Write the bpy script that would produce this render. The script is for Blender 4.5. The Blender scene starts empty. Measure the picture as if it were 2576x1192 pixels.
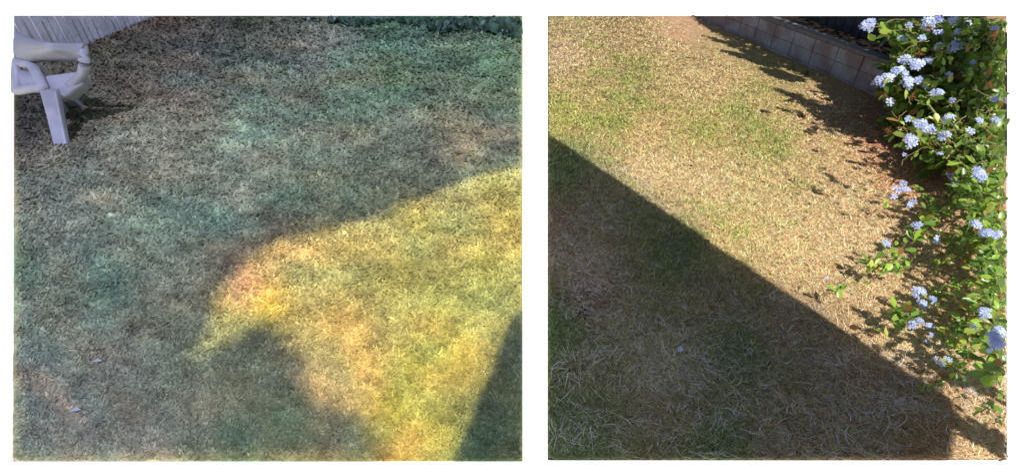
import bpy, bmesh, math, random
import numpy as np
from mathutils import Vector

random.seed(7)
rng = np.random.default_rng(11)
scene = bpy.context.scene
C = scene.collection

# ------------------------------------------------------------------ camera
PITCH = math.radians(36.0)          # below the horizon
F_PX = 1246.0                       # focal length in units of a 2576-wide frame
CAM_Z = 2.05
TERR_Z = 1.25                       # height of the raised lawn on the left
cam_d = bpy.data.cameras.new('camera')
cam = bpy.data.objects.new('camera', cam_d); C.objects.link(cam)
cam.location = (0, 0, CAM_Z)
cam.rotation_euler = (math.pi / 2 - PITCH, 0, 0)
cam_d.sensor_width = 36.0
cam_d.lens = 36.0 * F_PX / 2576.0
cam_d.clip_start = 0.02
cam_d.clip_end = 500
scene.camera = cam

# ------------------------------------------------------------------ light
SUN_EL = math.radians(54)
SH = np.array([0.33, -0.944]); SH = SH / np.linalg.norm(SH)          # horizontal direction towards the sun
SUN = np.array([SH[0] * math.cos(SUN_EL), SH[1] * math.cos(SUN_EL), math.sin(SUN_EL)])
world = bpy.data.worlds.new('World'); scene.world = world; world.use_nodes = True
wn = world.node_tree
sky = wn.nodes.new('ShaderNodeTexSky'); sky.sky_type = 'NISHITA'; sky.sun_disc = False
sky.sun_elevation = SUN_EL
sky.sun_rotation = math.atan2(SH[0], SH[1])
bg = wn.nodes['Background']; bg.inputs['Strength'].default_value = 0.05
wn.links.new(sky.outputs[0], bg.inputs['Color'])
sd = bpy.data.lights.new('sun', 'SUN'); sd.energy = 4.0; sd.angle = math.radians(0.5); sd.color = (1.0, 0.955, 0.89)
sun = bpy.data.objects.new('sun', sd); C.objects.link(sun)
sun.rotation_euler = Vector(SUN).to_track_quat('Z', 'Y').to_euler()
scene.view_settings.view_transform = 'Standard'
scene.view_settings.look = 'None'
scene.view_settings.exposure = 0.55
scene.view_settings.gamma = 1.0

# ------------------------------------------------------------------ helpers
SP, CP = math.sin(PITCH), math.cos(PITCH)

def at(x, y, z):
    """point at height z seen at photograph position x, y (2576-wide frame)"""
    u, v = (x - 1288) / F_PX, (596 - y) / F_PX
    d = np.array([u, CP + v * SP, -SP + v * CP])
    t = (z - CAM_Z) / d[2]
    return np.array([0, 0, CAM_Z]) + d * t

def atd(x, y, depth):
    u, v = (x - 1288) / F_PX, (596 - y) / F_PX
    return np.array([0, 0, CAM_Z]) + np.array([u, CP + v * SP, -SP + v * CP]) * depth

def proj(P):
    P = np.asarray(P, float)
    q = P - np.array([0, 0, CAM_Z])
    Z = q[..., 1] * CP - q[..., 2] * SP
    V = q[..., 1] * SP + q[..., 2] * CP
    return 1288 + F_PX * q[..., 0] / Z, 596 - F_PX * V / Z, Z

def inpoly(px, py, poly):
    px = np.asarray(px); py = np.asarray(py)
    r = np.zeros(px.shape, bool); n = len(poly)
    for i in range(n):
        x1, y1 = poly[i]; x2, y2 = poly[(i + 1) % n]
        c = ((y1 > py) != (y2 > py))
        xi = (x2 - x1) * (py - y1) / ((y2 - y1) if y2 != y1 else 1e-9) + x1
        r ^= c & (px < xi)
    return r

_lat = rng.random((256, 256))
def vnoise(x, y, s):
    x = np.asarray(x) * s + 37.3; y = np.asarray(y) * s + 91.7
    xi = np.floor(x).astype(int); yi = np.floor(y).astype(int)
    fx = x - xi; fy = y - yi
    fx = fx * fx * (3 - 2 * fx); fy = fy * fy * (3 - 2 * fy)
    g = lambda a, b: _lat[a % 256, b % 256]
    return (g(xi, yi) * (1 - fx) + g(xi + 1, yi) * fx) * (1 - fy) + (g(xi, yi + 1) * (1 - fx) + g(xi + 1, yi + 1) * fx) * fy

def fbm(x, y, s, o=4):
    t = 0; a = 1; n = 0
    for i in range(o):
        t = t + a * vnoise(x + 5.1 * i, y - 3.7 * i, s * 2 ** i); n += a; a *= 0.55
    return t / n

def lin(c):
    c = np.asarray(c, float) / 255.0
    return np.where(c <= 0.04045, c / 12.92, ((c + 0.055) / 1.055) ** 2.4)

def tag(o, label=None, cat=None, group=None, kind=None):
    if label: o['label'] = label
    if cat: o['category'] = cat
    if group: o['group'] = group
    if kind: o['kind'] = kind
    return o

def empty(name, loc, label, cat, group=None):
    o = bpy.data.objects.new(name, None); C.objects.link(o); o.location = tuple(loc)
    return tag(o, label, cat, group)

def mesh_np(name, V, faces, mat, col=None, parent=None, smooth=False):
    """V: (n,3); faces: (m,k) array of constant size k, or list of lists"""
    me = bpy.data.meshes.new(name)
    V = np.asarray(V, np.float32)
    if parent is not None:
        V = V - np.array(parent.location, np.float32)
    if isinstance(faces, np.ndarray):
        k = faces.shape[1]
        me.vertices.add(len(V)); me.vertices.foreach_set('co', V.ravel())
        me.loops.add(faces.size); me.loops.foreach_set('vertex_index', faces.ravel().astype(np.int32))
        me.polygons.add(len(faces))
        me.polygons.foreach_set('loop_start', np.arange(0, faces.size, k, dtype=np.int32))
        me.polygons.foreach_set('loop_total', np.full(len(faces), k, np.int32))
        me.update(calc_edges=True)
    else:
        me.from_pydata([tuple(map(float, v)) for v in V], [], faces); me.update()
    if col is not None:
        a = me.color_attributes.new('Col', 'FLOAT_COLOR', 'POINT')
        rgba = np.ones((len(V), 4), np.float32); rgba[:, :3] = col
        a.data.foreach_set('color', rgba.ravel())
    if smooth:
        me.polygons.foreach_set('use_smooth', np.ones(len(me.polygons), bool))
    me.materials.append(mat)
    o = bpy.data.objects.new(name, me); C.objects.link(o)
    if parent is not None: o.parent = parent
    return o

class MB:
    def __init__(s): s.v = []; s.f = []; s.c = []
    def add(s, V, F, col=None):
        b = len(s.v); s.v.extend([tuple(map(float, p)) for p in V]); s.f.extend([[b + i for i in f] for f in F])
        s.c.extend([col if col is not None else (1, 1, 1)] * len(V))
    def tube(s, pts, rad, n=6, col=None):
        pts = [np.asarray(p, float) for p in pts]; m = len(pts)
        if not hasattr(rad, '__len__'): rad = [rad] * m
        V = []; F = []
        for i in range(m):
            t = pts[min(i + 1, m - 1)] - pts[max(i - 1, 0)]; t /= (np.linalg.norm(t) + 1e-9)
            a = np.cross(t, [0, 0, 1]) if abs(t[2]) < .9 else np.cross(t, [1, 0, 0]); a /= np.linalg.norm(a); b = np.cross(t, a)
            for k in range(n):
                w = 2 * math.pi * k / n
                V.append(pts[i] + rad[i] * (math.cos(w) * a + math.sin(w) * b))
        for i in range(m - 1):
            for k in range(n):
                F.append([i * n + k, i * n + (k + 1) % n, (i + 1) * n + (k + 1) % n, (i + 1) * n + k])
        F.append(list(range(n))[::-1]); F.append([(m - 1) * n + k for k in range(n)])
        s.add(V, F, col)
    def prism(s, poly, z0, z1, col=None):
        """poly: list of (x,y); z0,z1 floats or lists"""
        n = len(poly)
        if not hasattr(z0, '__len__'): z0 = [z0] * n
        if not hasattr(z1, '__len__'): z1 = [z1] * n
        V = [(p[0], p[1], z0[i]) for i, p in enumerate(poly)] + [(p[0], p[1], z1[i]) for i, p in enumerate(poly)]
        F = [list(range(n))[::-1], [n + i for i in range(n)]] + [[i, (i + 1) % n, n + (i + 1) % n, n + i] for i in range(n)]
        s.add(V, F, col)
    def build(s, name, mat, parent=None, smooth=False, bevel=0, colored=False):
        o = mesh_np(name, np.array(s.v), s.f, mat, np.array(s.c) if colored else None, parent, smooth)
        bm = bmesh.new(); bm.from_mesh(o.data); bmesh.ops.recalc_face_normals(bm, faces=bm.faces); bm.to_mesh(o.data); bm.free()
        if bevel:
            md = o.modifiers.new('bevel', 'BEVEL'); md.width = bevel; md.segments = 2; md.limit_method = 'ANGLE'
        return o

# ------------------------------------------------------------------ materials
def new_mat(name):
    m = bpy.data.materials.new(name); m.use_nodes = True
    return m, m.node_tree.nodes, m.node_tree.links, m.node_tree.nodes['Principled BSDF']

def noisy(name, c1, c2, scale=8, rough=.8, bump=.0, bscale=60, detail=6, spec=.3, c3=None, s3=1.2):
    m, N, L, P = new_mat(name)
    tc = N.new('ShaderNodeTexCoord')
    n = N.new('ShaderNodeTexNoise'); n.inputs['Scale'].default_value = scale; n.inputs['Detail'].default_value = detail
    r = N.new('ShaderNodeValToRGB'); r.color_ramp.elements[0].position = .35; r.color_ramp.elements[1].position = .65
    r.color_ramp.elements[0].color = (*c1, 1); r.color_ramp.elements[1].color = (*c2, 1)
    L.new(tc.outputs['Object'], n.inputs['Vector']); L.new(n.outputs[0], r.inputs[0])
    out = r.outputs[0]
    if c3:
        n3 = N.new('ShaderNodeTexNoise'); n3.inputs['Scale'].default_value = s3; n3.inputs['Detail'].default_value = 4
        L.new(tc.outputs['Object'], n3.inputs['Vector'])
        r3 = N.new('ShaderNodeValToRGB'); r3.color_ramp.elements[0].position = .45; r3.color_ramp.elements[1].position = .6
        L.new(n3.outputs[0], r3.inputs[0])
        mx = N.new('ShaderNodeMixRGB'); L.new(r3.outputs[0], mx.inputs[0]); L.new(out, mx.inputs[1]); mx.inputs[2].default_value = (*c3, 1)
        out = mx.outputs[0]
    L.new(out, P.inputs['Base Color']); P.inputs['Roughness'].default_value = rough
    P.inputs['Specular IOR Level'].default_value = spec
    if bump:
        b = N.new('ShaderNodeTexNoise'); b.inputs['Scale'].default_value = bscale; b.inputs['Detail'].default_value = 6
        L.new(tc.outputs['Object'], b.inputs['Vector'])
        bn = N.new('ShaderNodeBump'); bn.inputs['Strength'].default_value = bump; bn.inputs['Distance'].default_value = .01
        L.new(b.outputs[0], bn.inputs['Height']); L.new(bn.outputs[0], P.inputs['Normal'])
    return m

def attr_mat(name, rough=.7, spec=.2, transl=0.0, noise=0.0, nscale=90, bump=0.0):
    m, N, L, P = new_mat(name)
    a = N.new('ShaderNodeAttribute'); a.attribute_name = 'Col'
    col = a.outputs['Color']
    tc = N.new('ShaderNodeTexCoord')
    if noise:
        n = N.new('ShaderNodeTexNoise'); n.inputs['Scale'].default_value = nscale; n.inputs['Detail'].default_value = 5
        L.new(tc.outputs['Object'], n.inputs['Vector'])
        mr = N.new('ShaderNodeMapRange'); mr.inputs['From Min'].default_value = .3; mr.inputs['From Max'].default_value = .7
        mr.inputs['To Min'].default_value = 1 - noise; mr.inputs['To Max'].default_value = 1 + noise
        L.new(n.outputs[0], mr.inputs['Value'])
        vm = N.new('ShaderNodeVectorMath'); vm.operation = 'MULTIPLY'
        L.new(col, vm.inputs[0]); L.new(mr.outputs[0], vm.inputs[1]); col = vm.outputs[0]
        if bump:
            bn = N.new('ShaderNodeBump'); bn.inputs['Strength'].default_value = bump; bn.inputs['Distance'].default_value = .01
            L.new(n.outputs[0], bn.inputs['Height']); L.new(bn.outputs[0], P.inputs['Normal'])
    L.new(col, P.inputs['Base Color']); P.inputs['Roughness'].default_value = rough
    P.inputs['Specular IOR Level'].default_value = spec
    if transl:
        t = N.new('ShaderNodeBsdfTranslucent'); L.new(col, t.inputs['Color'])
        mx = N.new('ShaderNodeMixShader'); mx.inputs[0].default_value = transl
        o = N['Material Output']
        L.new(P.outputs[0], mx.inputs[1]); L.new(t.outputs[0], mx.inputs[2]); L.new(mx.outputs[0], o.inputs['Surface'])
    return m

M_white = noisy('white_concrete', (.86, .86, .86), (.9, .9, .9), scale=2, rough=.85, bump=.05, bscale=120, spec=.2)
M_soil = noisy('dark_soil', (.012, .009, .008), (.03, .022, .018), scale=30, rough=.95, bump=.9, bscale=60, spec=.1)  # near black: the shade over the bed is put into the soil colour
M_block = noisy('concrete_block', (.30, .30, .35), (.40, .39, .44), scale=26, rough=.9, bump=.5, bscale=220, spec=.1, c3=(.25, .205, .215), s3=2.6)
M_cap = noisy('cap_block', (.17, .15, .145), (.23, .205, .20), scale=20, rough=.9, bump=.4, bscale=150, spec=.1)  # darker than the blocks, with the shade on the cap in its colour
M_joint = noisy('mortar', (.02, .02, .022), (.035, .034, .035), scale=30, rough=.95, bump=.4)
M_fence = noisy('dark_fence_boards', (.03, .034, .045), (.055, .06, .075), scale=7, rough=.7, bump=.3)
M_plastic = noisy('white_plastic', (.44, .42, .44), (.52, .50, .52), scale=5, rough=.45, bump=.05, spec=.4, c3=(.33, .325, .33), s3=7)
M_stem = noisy('stem_bark', (.16, .13, .05), (.26, .25, .09), scale=40, rough=.8, bump=.3)
M_leaf = attr_mat('leaf', rough=.32, spec=.55, transl=.36)
M_petal = attr_mat('petal', rough=.7, spec=.15, transl=.3)
M_dry = attr_mat('dried_flower', rough=.9, spec=.1, transl=.2)
M_blade = attr_mat('grass_blade', rough=.6, spec=.18, transl=.18)
M_turf = attr_mat('turf_ground', rough=.95, spec=.1, noise=.45, nscale=70, bump=.8)
M_post = noisy('painted_steel', (.25, .25, .26), (.3, .3, .3), scale=4, rough=.5)
M_sail = noisy('opaque_canvas', (.12, .12, .12), (.16, .155, .15), scale=6, rough=.9)
def sail_mat():
    m, N, L, P = new_mat('shade_tint_cloth')
    P.inputs['Base Color'].default_value = (.2, .28, .5, 1); P.inputs['Roughness'].default_value = .9
    t = N.new('ShaderNodeBsdfTransparent'); t.inputs['Color'].default_value = (.28, .32, .58, 1)  # blue tint of the added cloth turns the shade below it bluish
    mx = N.new('ShaderNodeMixShader'); mx.inputs[0].default_value = .85
    L.new(P.outputs[0], mx.inputs[1]); L.new(t.outputs[0], mx.inputs[2]); L.new(mx.outputs[0], N['Material Output'].inputs['Surface'])
    return m
M_cloth = sail_mat()

# ------------------------------------------------------------------ ground, terrace
b = MB(); b.add([(-60, -40, 0), (60, -40, 0), (60, 80, 0), (-60, 80, 0)], [[0, 1, 2, 3]])
tag(b.build('pavement', M_white), 'plain white concrete ground around both lawns', 'pavement', kind='structure')

# raised terrace on the left; its coping is the white strip between the lawns
tR = [at(1378, 1500, TERR_Z), at(1378, 30, TERR_Z), at(1378, -60, TERR_Z)]
poly = [(-9, tR[0][1]), (tR[0][0], tR[0][1]), (tR[2][0], tR[2][1]), (-9, tR[2][1])]
b = MB(); b.prism(poly, -.02, TERR_Z)
tag(b.build('terrace', M_white, bevel=.006), 'raised white terrace whose edge separates the two lawns', 'terrace', kind='structure')

LX0, LX1, LY0, LY1 = 36, 1314, 41, 1161
RX0, RX1, RY0, RY1 = 1378, 2532, 41, 1157
# wall line (world)
W0 = at(1740, 41, 0)[:2]; WE = at(2200, 245, 0)[:2]
wd = (WE - W0) / np.linalg.norm(WE - W0)            # runs towards the camera
wn_ = np.array([-wd[1], wd[0]])                      # perpendicular
if wn_ @ (np.array([0, 4.]) - W0) > 0: wn_ = -wn_    # away from the lawn
W1 = W0 + wd * 6.1

def zmax_at(y):     # the planting and wall step down towards the white path at the far side
    return CAM_Z - y * math.tan(PITCH - math.atan((596 - 41) / F_PX))

# ---------- lawn colours by zone: grass condition plus some shade painted into the shaded zones
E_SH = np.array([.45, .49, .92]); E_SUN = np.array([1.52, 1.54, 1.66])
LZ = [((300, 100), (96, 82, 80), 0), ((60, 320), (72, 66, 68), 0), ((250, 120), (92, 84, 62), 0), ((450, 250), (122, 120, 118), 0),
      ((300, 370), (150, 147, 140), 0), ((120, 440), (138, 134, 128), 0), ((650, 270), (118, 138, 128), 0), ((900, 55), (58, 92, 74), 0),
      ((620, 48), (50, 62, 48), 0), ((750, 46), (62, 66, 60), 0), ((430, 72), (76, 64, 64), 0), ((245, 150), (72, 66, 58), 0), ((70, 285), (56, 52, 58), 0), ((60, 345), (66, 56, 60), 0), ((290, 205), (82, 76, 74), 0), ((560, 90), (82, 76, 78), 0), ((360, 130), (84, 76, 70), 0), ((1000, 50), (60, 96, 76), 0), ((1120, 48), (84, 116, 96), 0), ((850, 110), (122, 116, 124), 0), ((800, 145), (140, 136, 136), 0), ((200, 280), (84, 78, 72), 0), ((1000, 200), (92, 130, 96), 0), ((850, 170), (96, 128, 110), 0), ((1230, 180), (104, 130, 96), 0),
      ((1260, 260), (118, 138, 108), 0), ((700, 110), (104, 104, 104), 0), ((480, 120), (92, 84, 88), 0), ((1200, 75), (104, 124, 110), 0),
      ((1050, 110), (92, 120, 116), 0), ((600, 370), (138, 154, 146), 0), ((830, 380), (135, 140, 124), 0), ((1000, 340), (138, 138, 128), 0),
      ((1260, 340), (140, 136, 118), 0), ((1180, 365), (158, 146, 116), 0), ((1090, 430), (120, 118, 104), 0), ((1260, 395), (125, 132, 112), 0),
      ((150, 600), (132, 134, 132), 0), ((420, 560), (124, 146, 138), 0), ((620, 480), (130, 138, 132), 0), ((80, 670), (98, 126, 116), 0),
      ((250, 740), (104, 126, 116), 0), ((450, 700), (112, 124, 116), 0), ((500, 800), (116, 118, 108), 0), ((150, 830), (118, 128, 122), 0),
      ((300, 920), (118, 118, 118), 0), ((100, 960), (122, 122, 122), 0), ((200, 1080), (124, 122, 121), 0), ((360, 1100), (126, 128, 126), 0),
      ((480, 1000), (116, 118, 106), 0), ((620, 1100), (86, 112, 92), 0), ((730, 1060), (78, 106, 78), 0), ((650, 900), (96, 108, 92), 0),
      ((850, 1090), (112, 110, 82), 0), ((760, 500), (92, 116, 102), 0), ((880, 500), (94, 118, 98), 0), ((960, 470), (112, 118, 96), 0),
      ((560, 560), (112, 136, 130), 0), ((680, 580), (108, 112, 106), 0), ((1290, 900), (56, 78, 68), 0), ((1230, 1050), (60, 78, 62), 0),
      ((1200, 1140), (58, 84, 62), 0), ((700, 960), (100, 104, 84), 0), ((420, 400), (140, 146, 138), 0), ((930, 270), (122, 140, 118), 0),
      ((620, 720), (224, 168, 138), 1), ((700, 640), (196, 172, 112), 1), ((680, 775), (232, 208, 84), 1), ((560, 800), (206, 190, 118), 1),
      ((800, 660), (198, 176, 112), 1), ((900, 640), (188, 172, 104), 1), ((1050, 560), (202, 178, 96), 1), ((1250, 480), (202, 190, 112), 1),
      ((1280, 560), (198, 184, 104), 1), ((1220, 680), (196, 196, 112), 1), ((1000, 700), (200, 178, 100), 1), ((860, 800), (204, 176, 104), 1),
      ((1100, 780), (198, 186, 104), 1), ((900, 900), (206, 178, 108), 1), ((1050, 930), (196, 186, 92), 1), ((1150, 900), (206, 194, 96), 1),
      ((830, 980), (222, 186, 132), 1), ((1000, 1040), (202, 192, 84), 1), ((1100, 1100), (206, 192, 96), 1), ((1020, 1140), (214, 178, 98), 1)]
RZ = [((1430, 70), (172, 162, 112), 1), ((1420, 140), (190, 166, 130), 1), ((1600, 90), (172, 154, 108), 1), ((1700, 70), (198, 166, 126), 1),
      ((1480, 210), (158, 152, 96), 1), ((1600, 200), (148, 150, 92), 1), ((1750, 170), (176, 160, 112), 1), ((1430, 300), (152, 152, 84), 1),
      ((1550, 300), (142, 150, 80), 1), ((1680, 290), (158, 152, 92), 1), ((1820, 220), (184, 160, 116), 1), ((1850, 260), (156, 156, 94), 1),
      ((1640, 330), (180, 156, 104), 1), ((1780, 330), (156, 154, 86), 1), ((1950, 300), (170, 158, 104), 1), ((1950, 370), (152, 156, 88), 1),
      ((2050, 310), (188, 158, 120), 1), ((2100, 370), (180, 158, 112), 1), ((2200, 360), (196, 142, 112), 1), ((1650, 420), (190, 170, 124), 1),
      ((1780, 470), (186, 168, 122), 1), ((1950, 480), (180, 166, 114), 1), ((2120, 500), (190, 166, 122), 1), ((1850, 580), (182, 168, 108), 1),
      ((2000, 620), (192, 168, 118), 1), ((2150, 650), (196, 170, 128), 1), ((2300, 420), (196, 136, 106), 1), ((2450, 520), (196, 150, 118), 1),
      ((2450, 700), (206, 168, 132), 1), ((2300, 850), (208, 174, 132), 1), ((2480, 900), (206, 168, 130), 1), ((2450, 1100), (208, 172, 132), 1),
      ((1900, 300), (150, 152, 92), 1), ((2350, 580), (198, 164, 126), 1),
      ((1420, 420), (48, 66, 48), 0), ((1500, 500), (72, 72, 66), 0), ((1430, 570), (70, 64, 62), 0), ((1600, 560), (66, 72, 60), 0),
      ((1700, 640), (48, 66, 46), 0), ((1480, 680), (84, 78, 76), 0), ((1470, 760), (58, 50, 50), 0), ((1400, 830), (46, 70, 48), 0),
      ((1620, 800), (72, 76, 66), 0), ((1650, 900), (84, 82, 76), 0), ((1800, 760), (70, 70, 58), 0), ((1850, 900), (52, 66, 50), 0),
      ((1500, 950), (62, 66, 58), 0), ((1450, 1080), (44, 64, 48), 0), ((1700, 1050), (70, 68, 62), 0), ((1800, 1110), (52, 68, 50), 0),
      ((2000, 850), (76, 70, 58), 0), ((2050, 1000), (78, 72, 62), 0), ((1950, 1080), (74, 72, 66), 0), ((2250, 1000), (76, 66, 50), 0),
      ((2200, 1100), (80, 74, 62), 0), ((2350, 1080), (82, 68, 48), 0)]
RSUN = np.array([1.02, 1.10, 1.04]); RSH = np.array([.32, .32, .34])  # shaded zones end up darker than sunlit ones, shade kept in the colour

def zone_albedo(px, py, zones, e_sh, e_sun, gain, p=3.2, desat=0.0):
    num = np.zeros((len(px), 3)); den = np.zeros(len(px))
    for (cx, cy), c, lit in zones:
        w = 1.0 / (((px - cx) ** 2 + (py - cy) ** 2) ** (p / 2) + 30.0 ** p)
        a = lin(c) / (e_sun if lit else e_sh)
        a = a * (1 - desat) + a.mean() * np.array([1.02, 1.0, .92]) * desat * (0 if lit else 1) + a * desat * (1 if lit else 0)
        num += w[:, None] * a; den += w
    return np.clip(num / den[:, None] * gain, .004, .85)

def blades(name, base, ang, lean, length, width, col, curl, label, cat, lim, mat=M_blade):
    """base (n,3); a 3-section blade each, 7 vertices"""
    n = len(base)
    d = np.stack([np.cos(ang), np.sin(ang), np.zeros(n)], 1)
    s = np.stack([-np.sin(ang), np.cos(ang), np.zeros(n)], 1)
    up = np.array([0, 0, 1.0])
    pts = []
    cur = base.copy(); th = lean.copy()
    side = rng.normal(0, .3, n)
    for k in range(4):
        pts.append(cur)
        dd = d * np.cos(side * k)[:, None] + s * np.sin(side * k)[:, None]
        cur = cur + (dd * np.sin(th)[:, None] + up * np.cos(th)[:, None]) * (length / 3)[:, None]
        th = np.clip(th + curl, 0, 1.75)
    W = [1, .9, .65, 0]
    V = np.empty((n, 7, 3), np.float32)
    for k in range(3):
        V[:, 2 * k] = pts[k] - s * (width * W[k] / 2)[:, None]
        V[:, 2 * k + 1] = pts[k] + s * (width * W[k] / 2)[:, None]
    V[:, 6] = pts[3]
    ex, ey, _ = proj(V)
    ok_ = ((ex > lim[0]) & (ex < lim[1]) & (ey > lim[2]) & (ey < lim[3])).all(1)
    V = V[ok_]; col = col[ok_]; base = base[ok_]; n = len(V)
    V[:, :, 2] = np.maximum(V[:, :, 2], base[:, None, 2] + .002)
    o = (np.arange(n) * 7)[:, None]
    q = np.array([[0, 1, 3], [0, 3, 2], [2, 3, 5], [2, 5, 4], [4, 5, 6]])
    Fc = (o[:, :, None] + q[None]).reshape(-1, 3)
    cc = np.repeat(col, 7, axis=0)
    ob = mesh_np(name, V.reshape(-1, 3), Fc, mat, cc)
    return tag(ob, label, cat, kind='stuff')

def ground_h(x, y, hz): return .004 + hz * np.clip(fbm_g(x, y), .0, 1) ** 1.5
def fbm_g(x, y): return fbm(x, y, 9)

def plot_grid(name, x0, x1, y0, y1, z, nx, ny, zones, e_sh, e_sun, gain, hz, label):
    gx, gy = np.meshgrid(np.linspace(x0, x1, nx), np.linspace(y0, y1, ny))
    P = np.array([at(a, b_, z) for a, b_ in zip(gx.ravel(), gy.ravel())])
    col = zone_albedo(gx.ravel(), gy.ravel(), zones, e_sh, e_sun, gain)
    nn = fbm(P[:, 0], P[:, 1], 9)
    P[:, 2] = z + .004 + hz * np.clip(nn, .0, 1) ** 1.5
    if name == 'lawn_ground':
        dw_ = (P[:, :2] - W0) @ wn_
        col = col * (.45 + .6 * np.clip((dw_ + 1.3 + (fbm(P[:, 0], P[:, 1], 5, 3) - .5) * 1.6) / .5, 0, 1))[:, None]  # ground darkened under the grass, painting dark gaps between blades
    edge = (gx.ravel() <= x0 + 1e-6) | (gx.ravel() >= x1 - 1e-6) | (gy.ravel() <= y0 + 1e-6) | (gy.ravel() >= y1 - 1e-6)
    P[edge, 2] = z + .002
    col = col * (.75 + .5 * fbm(P[:, 0], P[:, 1], 25))[:, None]
    i = np.arange(ny - 1)[:, None] * nx + np.arange(nx - 1)[None]
    i = i.ravel()
    Fc = np.stack([i, i + nx, i + nx + 1, i + 1], 1)
    return tag(mesh_np(name, P, Fc, M_turf, col, smooth=True), label, 'ground', kind='structure')

# ---------- left lawn (raised)
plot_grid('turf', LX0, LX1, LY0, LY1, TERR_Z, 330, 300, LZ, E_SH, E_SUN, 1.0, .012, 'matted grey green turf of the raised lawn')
n = 330000
px = rng.uniform(LX0 + 2, LX1 - 2, n); py = rng.uniform(LY0 + 2, LY1 - 2, n)
u, v = (px - 1288) / F_PX, (596 - py) / F_PX
dz = -SP + v * CP; t = (TERR_Z - CAM_Z) / dz
base = np.stack([u * t, (CP + v * SP) * t, np.full(n, TERR_Z)], 1)
base[:, 2] += ground_h(base[:, 0], base[:, 1], .012) - .001
Zd = t
jx = px + rng.normal(0, 12, n); jy = py + rng.normal(0, 12, n)
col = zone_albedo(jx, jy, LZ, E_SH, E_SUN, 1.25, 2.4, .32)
wy = np.log(base[:, 1]) * 6; wx = base[:, 0] / base[:, 1] * 6
col *= (.55 + .9 * fbm(wx, wy, 2.2, 4))[:, None]
tint = vnoise(wx, wy, 1.6)[:, None]
col *= 1 + (tint - .5) * np.array([.35, .05, -.05])
col *= (1 + .55 * (vnoise(wx, wy, 7) - .5) + .45 * (vnoise(wx, wy, 13) - .5))[:, None]
col *= np.exp(rng.normal(0, .13, n))[:, None]
L = rng.uniform(.006, .012, n) * Zd ** .95 * 1.3
blades('grass', base, rng.uniform(0, 6.28, n), rng.uniform(.85, 1.5, n), L, L * rng.uniform(.25, .5, n), col, .12,
       'short shaggy grey green and yellow grass of the raised lawn', 'grass', (LX0, LX1, LY0, LY1))

# ---------- right lawn
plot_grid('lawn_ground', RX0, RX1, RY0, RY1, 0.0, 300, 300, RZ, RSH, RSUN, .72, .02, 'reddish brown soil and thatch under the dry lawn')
n = 560000
px = rng.uniform(RX0 + 1, RX1 - 1, n); py = RY0 + 1 + (RY1 - RY0 - 2) * rng.random(n) ** 1.0
u, v = (px - 1288) / F_PX, (596 - py) / F_PX
dz = -SP + v * CP; t = (0 - CAM_Z) / dz
base = np.stack([u * t, (CP + v * SP) * t, np.full(n, .004)], 1)
dw = (base[:, :2] - W0) @ wn_                      # negative on the lawn side
clump = fbm(base[:, 0], base[:, 1], 5, 3)
bare = np.clip((dw + 1.15 + (clump - .5) * 1.6) / .5, 0, 1)
# bare earth at the foot of the shaded thatch
def spot(cx, cy, r): return np.exp(-(((px - cx) / r) ** 2 + ((py - cy) / r) ** 2))
bare = np.maximum(bare, np.clip(spot(1470, 790, 30) * 1.4 + spot(1480, 735, 24) + spot(1400, 650, 30) * .7, 0, 1))
keep = (dw < -.02) & (rng.random(n) > bare * .93)
base = base[keep]; px = px[keep]; py = py[keep]; t = t[keep]; dw = dw[keep]; n = len(base)
lit_edge = 343 + (px - 1378) * (960 - 343) / (2300 - 1378)
zc = zone_albedo(px + rng.normal(0, 14, n), py + rng.normal(0, 10, n), RZ, RSH, RSUN, 1.0)
green = vnoise(base[:, 0], base[:, 1], 3.2) * .5 + vnoise(base[:, 0], base[:, 1], 9) * .3 + vnoise(base[:, 0], base[:, 1], 28) * .2
zg = (zc[:, 1] / zc[:, 0])                          # greener zones
isg_p = np.clip((zg - .825) * 1.8 + (green - .5) * 1.3, .03, .48)
shz = zone_albedo(px, py, [(a_, (255, 255, 255) if l_ else (0, 0, 0), 1) for a_, _, l_ in RZ], np.ones(3), np.ones(3), 1.0)[:, 0]  # mask of sunlit against shaded zones, steers the blade colours
isp = isg_p * (.45 + .55 * np.clip(shz / .8, 0, 1))
isg = rng.random(n) < isp
straw = np.array([.64, .46, .25]); pale = np.array([.80, .63, .40]); grn = np.array([.32, .36, .12]); brn = np.array([.30, .19, .11])
k = rng.random((n, 1))
cs = np.where(k < .5, straw, np.where(k < .78, pale, brn))
lum = zc.mean(1, keepdims=True) / .28
hue = zc / zc.mean(1, keepdims=True) / np.array([1.33, 1.03, .62])
cs = cs * (.15 + .85 * lum) * hue ** .6  # straw dimmed with its zone, so part of the shade is painted in
cg = grn * (.3 + .8 * lum) * hue ** .45 * np.where(shz[:, None] < .5, np.array([1.08, .9, 1.1]), 1.0)  # green blades in shaded zones get a shade tint of their own
col = np.where(isg[:, None], cg, cs) * np.exp(rng.normal(0, .25, (n, 1)))
far = t ** .45
L = np.where(isg, rng.uniform(.010, .026, n), rng.uniform(.011, .036, n)) * far * (1.2 - .35 * np.clip(shz, 0, 1))
Wd = np.where(isg, rng.uniform(.0018, .0034, n), rng.uniform(.0013, .0026, n)) * t ** .8
base[:, 2] += ground_h(base[:, 0], base[:, 1], .02) - .006 + rng.uniform(0, .006, n)
lean = np.where(isg, rng.uniform(.3, 1.2, n), rng.uniform(1.0, 1.6, n))
blades('grass', base, rng.uniform(0, 6.28, n), lean, L, Wd, np.clip(col, 0.01, .85), .12,
       'dry straw coloured lawn with patches of short green grass', 'grass', (RX0, RX1, RY0, RY1))

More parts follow.
